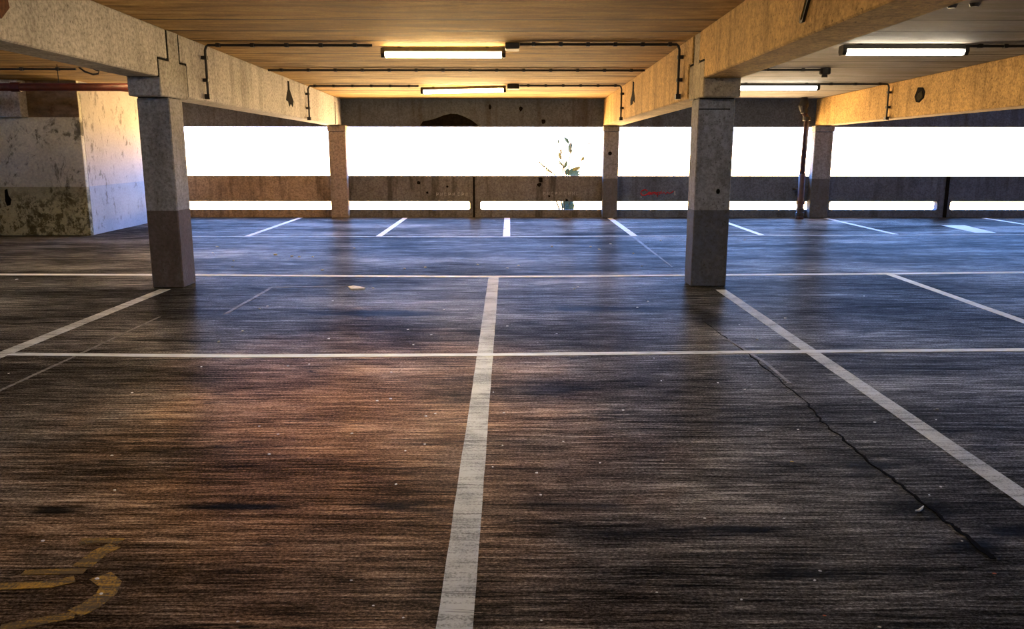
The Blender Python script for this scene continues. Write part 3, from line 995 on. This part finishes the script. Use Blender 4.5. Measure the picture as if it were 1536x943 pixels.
# ------------------------------------------------------------------ litter
CH = []
for k in range(6):
    bm = bmesh.new()
    bmesh.ops.create_icosphere(bm, subdivisions=1, radius=1.0)
    sx, sy, sz = random.uniform(.9, 1.5), random.uniform(.7, 1.1), random.uniform(.28, .5)
    for v in bm.verts:
        f = random.uniform(0.7, 1.15)
        v.co = Vector((v.co.x * sx * f, v.co.y * sy * f, max(v.co.z * sz * f, -0.2) + 0.2))
    me = bpy.data.meshes.new('litter_chip')
    bm.to_mesh(me)
    bm.free()
    me.materials.append(M['chip'])
    CH.append(me)
spots = """25,419 13,560 198,589 364,496 302,550 328,512 432,549 464,546 493,508 499,451 389,463 401,459 417,651 389,639 404,681 612,494 647,502 620,517 587,558
566,601 586,598 639,624 653,620 528,650 637,666 608,676 740,588 754,668 756,619 739,700 805,709 845,662 935,615 972,452 956,461 867,430 761,489 835,500 981,537 992,571 994,690 666,464
701,464 1109,487 1136,509 1178,477 1077,574 1117,584 1406,613 1404,629 1142,645 1197,644 1312,633 1296,444 146,868 152,891 357,932 172,735 30,722 64,811 168,683 811,742 594,726
900,694 560,908 527,870 985,888 812,930 605,926 1230,856 1222,870 1112,899 1443,811 1411,730 1176,777 1057,777 1319,940 1394,742 438,384 449,385 469,385 413,382 531,372 484,405 607,403
638,401 761,402 717,397 886,370 899,374 916,366 950,380 963,399 778,398 991,361 1117,360 828,370 321,383 326,370 350,391 349,400 319,379 560,432 545,433 862,433""".split()
big = {'146,868': 1.5, '152,891': 1.6, '357,932': 1.4, '754,668': 1.3, '805,709': 1.3, '811,742': 1.3, '1230,856': 1.3, '1222,870': 1.4, '594,726': 1.2, '605,926': 1.3, '935,615': 1.3, '639,624': 1.2}
for k, s in enumerate(spots):
    a, b = map(float, s.split(','))
    p = fl(a, b)
    o = bpy.data.objects.new('litter_chip', random.choice(CH))
    COL.objects.link(o)
    o.location = (p.x, p.y, -0.001)
    dist = (p - CP).length
    r = dist / F_PX * random.uniform(1.6, 2.6) * big.get(s, 1.0) * (1.15 if b < 420 else 1)
    o.scale = (r, r, r)
    o.rotation_euler.z = random.uniform(0, 6.28)
    tag(o, 'small pale chip of litter lying on the dark deck floor', 'litter', 'pale litter chips scattered over the floor')
for a, b, m, lb in ((1188, 692, 'chip_yellow', 'yellow scrap of litter left of the crack'), (1237, 923, 'chip_orange', 'orange scrap of litter at the bottom of the right foreground'), (1492, 860, 'chip_orange', 'pinkish orange scrap near the end of the crack')):
    me = CH[0].copy()
    me.materials.clear()
    me.materials.append(M[m])
    o = bpy.data.objects.new('litter_scrap', me)
    COL.objects.link(o)
    p = fl(a, b)
    o.location = (p.x, p.y, -0.001)
    r = (p - CP).length / F_PX * 2.2
    o.scale = (r * 1.3, r, r)
    tag(o, lb, 'litter')
bm = bmesh.new()
tube(bm, [fl(a, b) + Vector((0, 0, 0.005)) for a, b in ((1373, 767), (1378, 767), (1382, 764), (1385, 760))], [0.003, 0.006, 0.006, 0.002], 6)
tag(link('litter_curl', bm, 'chip'), 'curled white shaving lying beside the crack', 'litter')
bm = bmesh.new()
P = [fl(a, b) for a, b in ((522, 431), (530, 429.5), (541, 431), (548, 432.5), (536, 434), (526, 434))]
prism(bm, [(p.x, p.y) for p in P], 'z', 0.0, 0.012)
tag(link('paper_scrap', bm, 'chip'), 'flattened white paper scrap behind the near cross line, left of the middle line', 'litter')

# ------------------------------------------------------------------ daylight
SKY_LIGHT = (1.7, 4.0, 10.0)
GROUND_LIGHT = (16.0, 10.5, 5.0)
W = bpy.data.worlds.new('overcast_sky')
S.world = W
W.use_nodes = True
n = W.node_tree
n.nodes.clear()
# bright hazy sky above the horizon, sunlit pale ground far below it
tc = n.nodes.new('ShaderNodeTexCoord')
sx = n.nodes.new('ShaderNodeSeparateXYZ')
n.links.new(tc.outputs['Generated'], sx.inputs[0])
mr = n.nodes.new('ShaderNodeMapRange')
mr.inputs['From Min'].default_value = -0.03
mr.inputs['From Max'].default_value = 0.03
n.links.new(sx.outputs[2], mr.inputs['Value'])
mx = n.nodes.new('ShaderNodeMix')
mx.data_type = 'RGBA'
mx.inputs[6].default_value = (*GROUND_LIGHT, 1)
mx.inputs[7].default_value = (*SKY_LIGHT, 1)
n.links.new(mr.outputs[0], mx.inputs[0])
bg = n.nodes.new('ShaderNodeBackground')
n.links.new(mx.outputs[2], bg.inputs[0])
bg.inputs[1].default_value = 1.0
wo = n.nodes.new('ShaderNodeOutputWorld')
n.links.new(bg.outputs[0], wo.inputs[0])

S.view_settings.view_transform = 'Standard'
S.view_settings.look = 'None'
S.view_settings.gamma = 1.0
S.view_settings.use_curve_mapping = False
S.view_settings.exposure = 1.0
S.cycles.max_bounces = 8
S.cycles.diffuse_bounces = 5
S.cycles.sample_clamp_indirect = 6.0
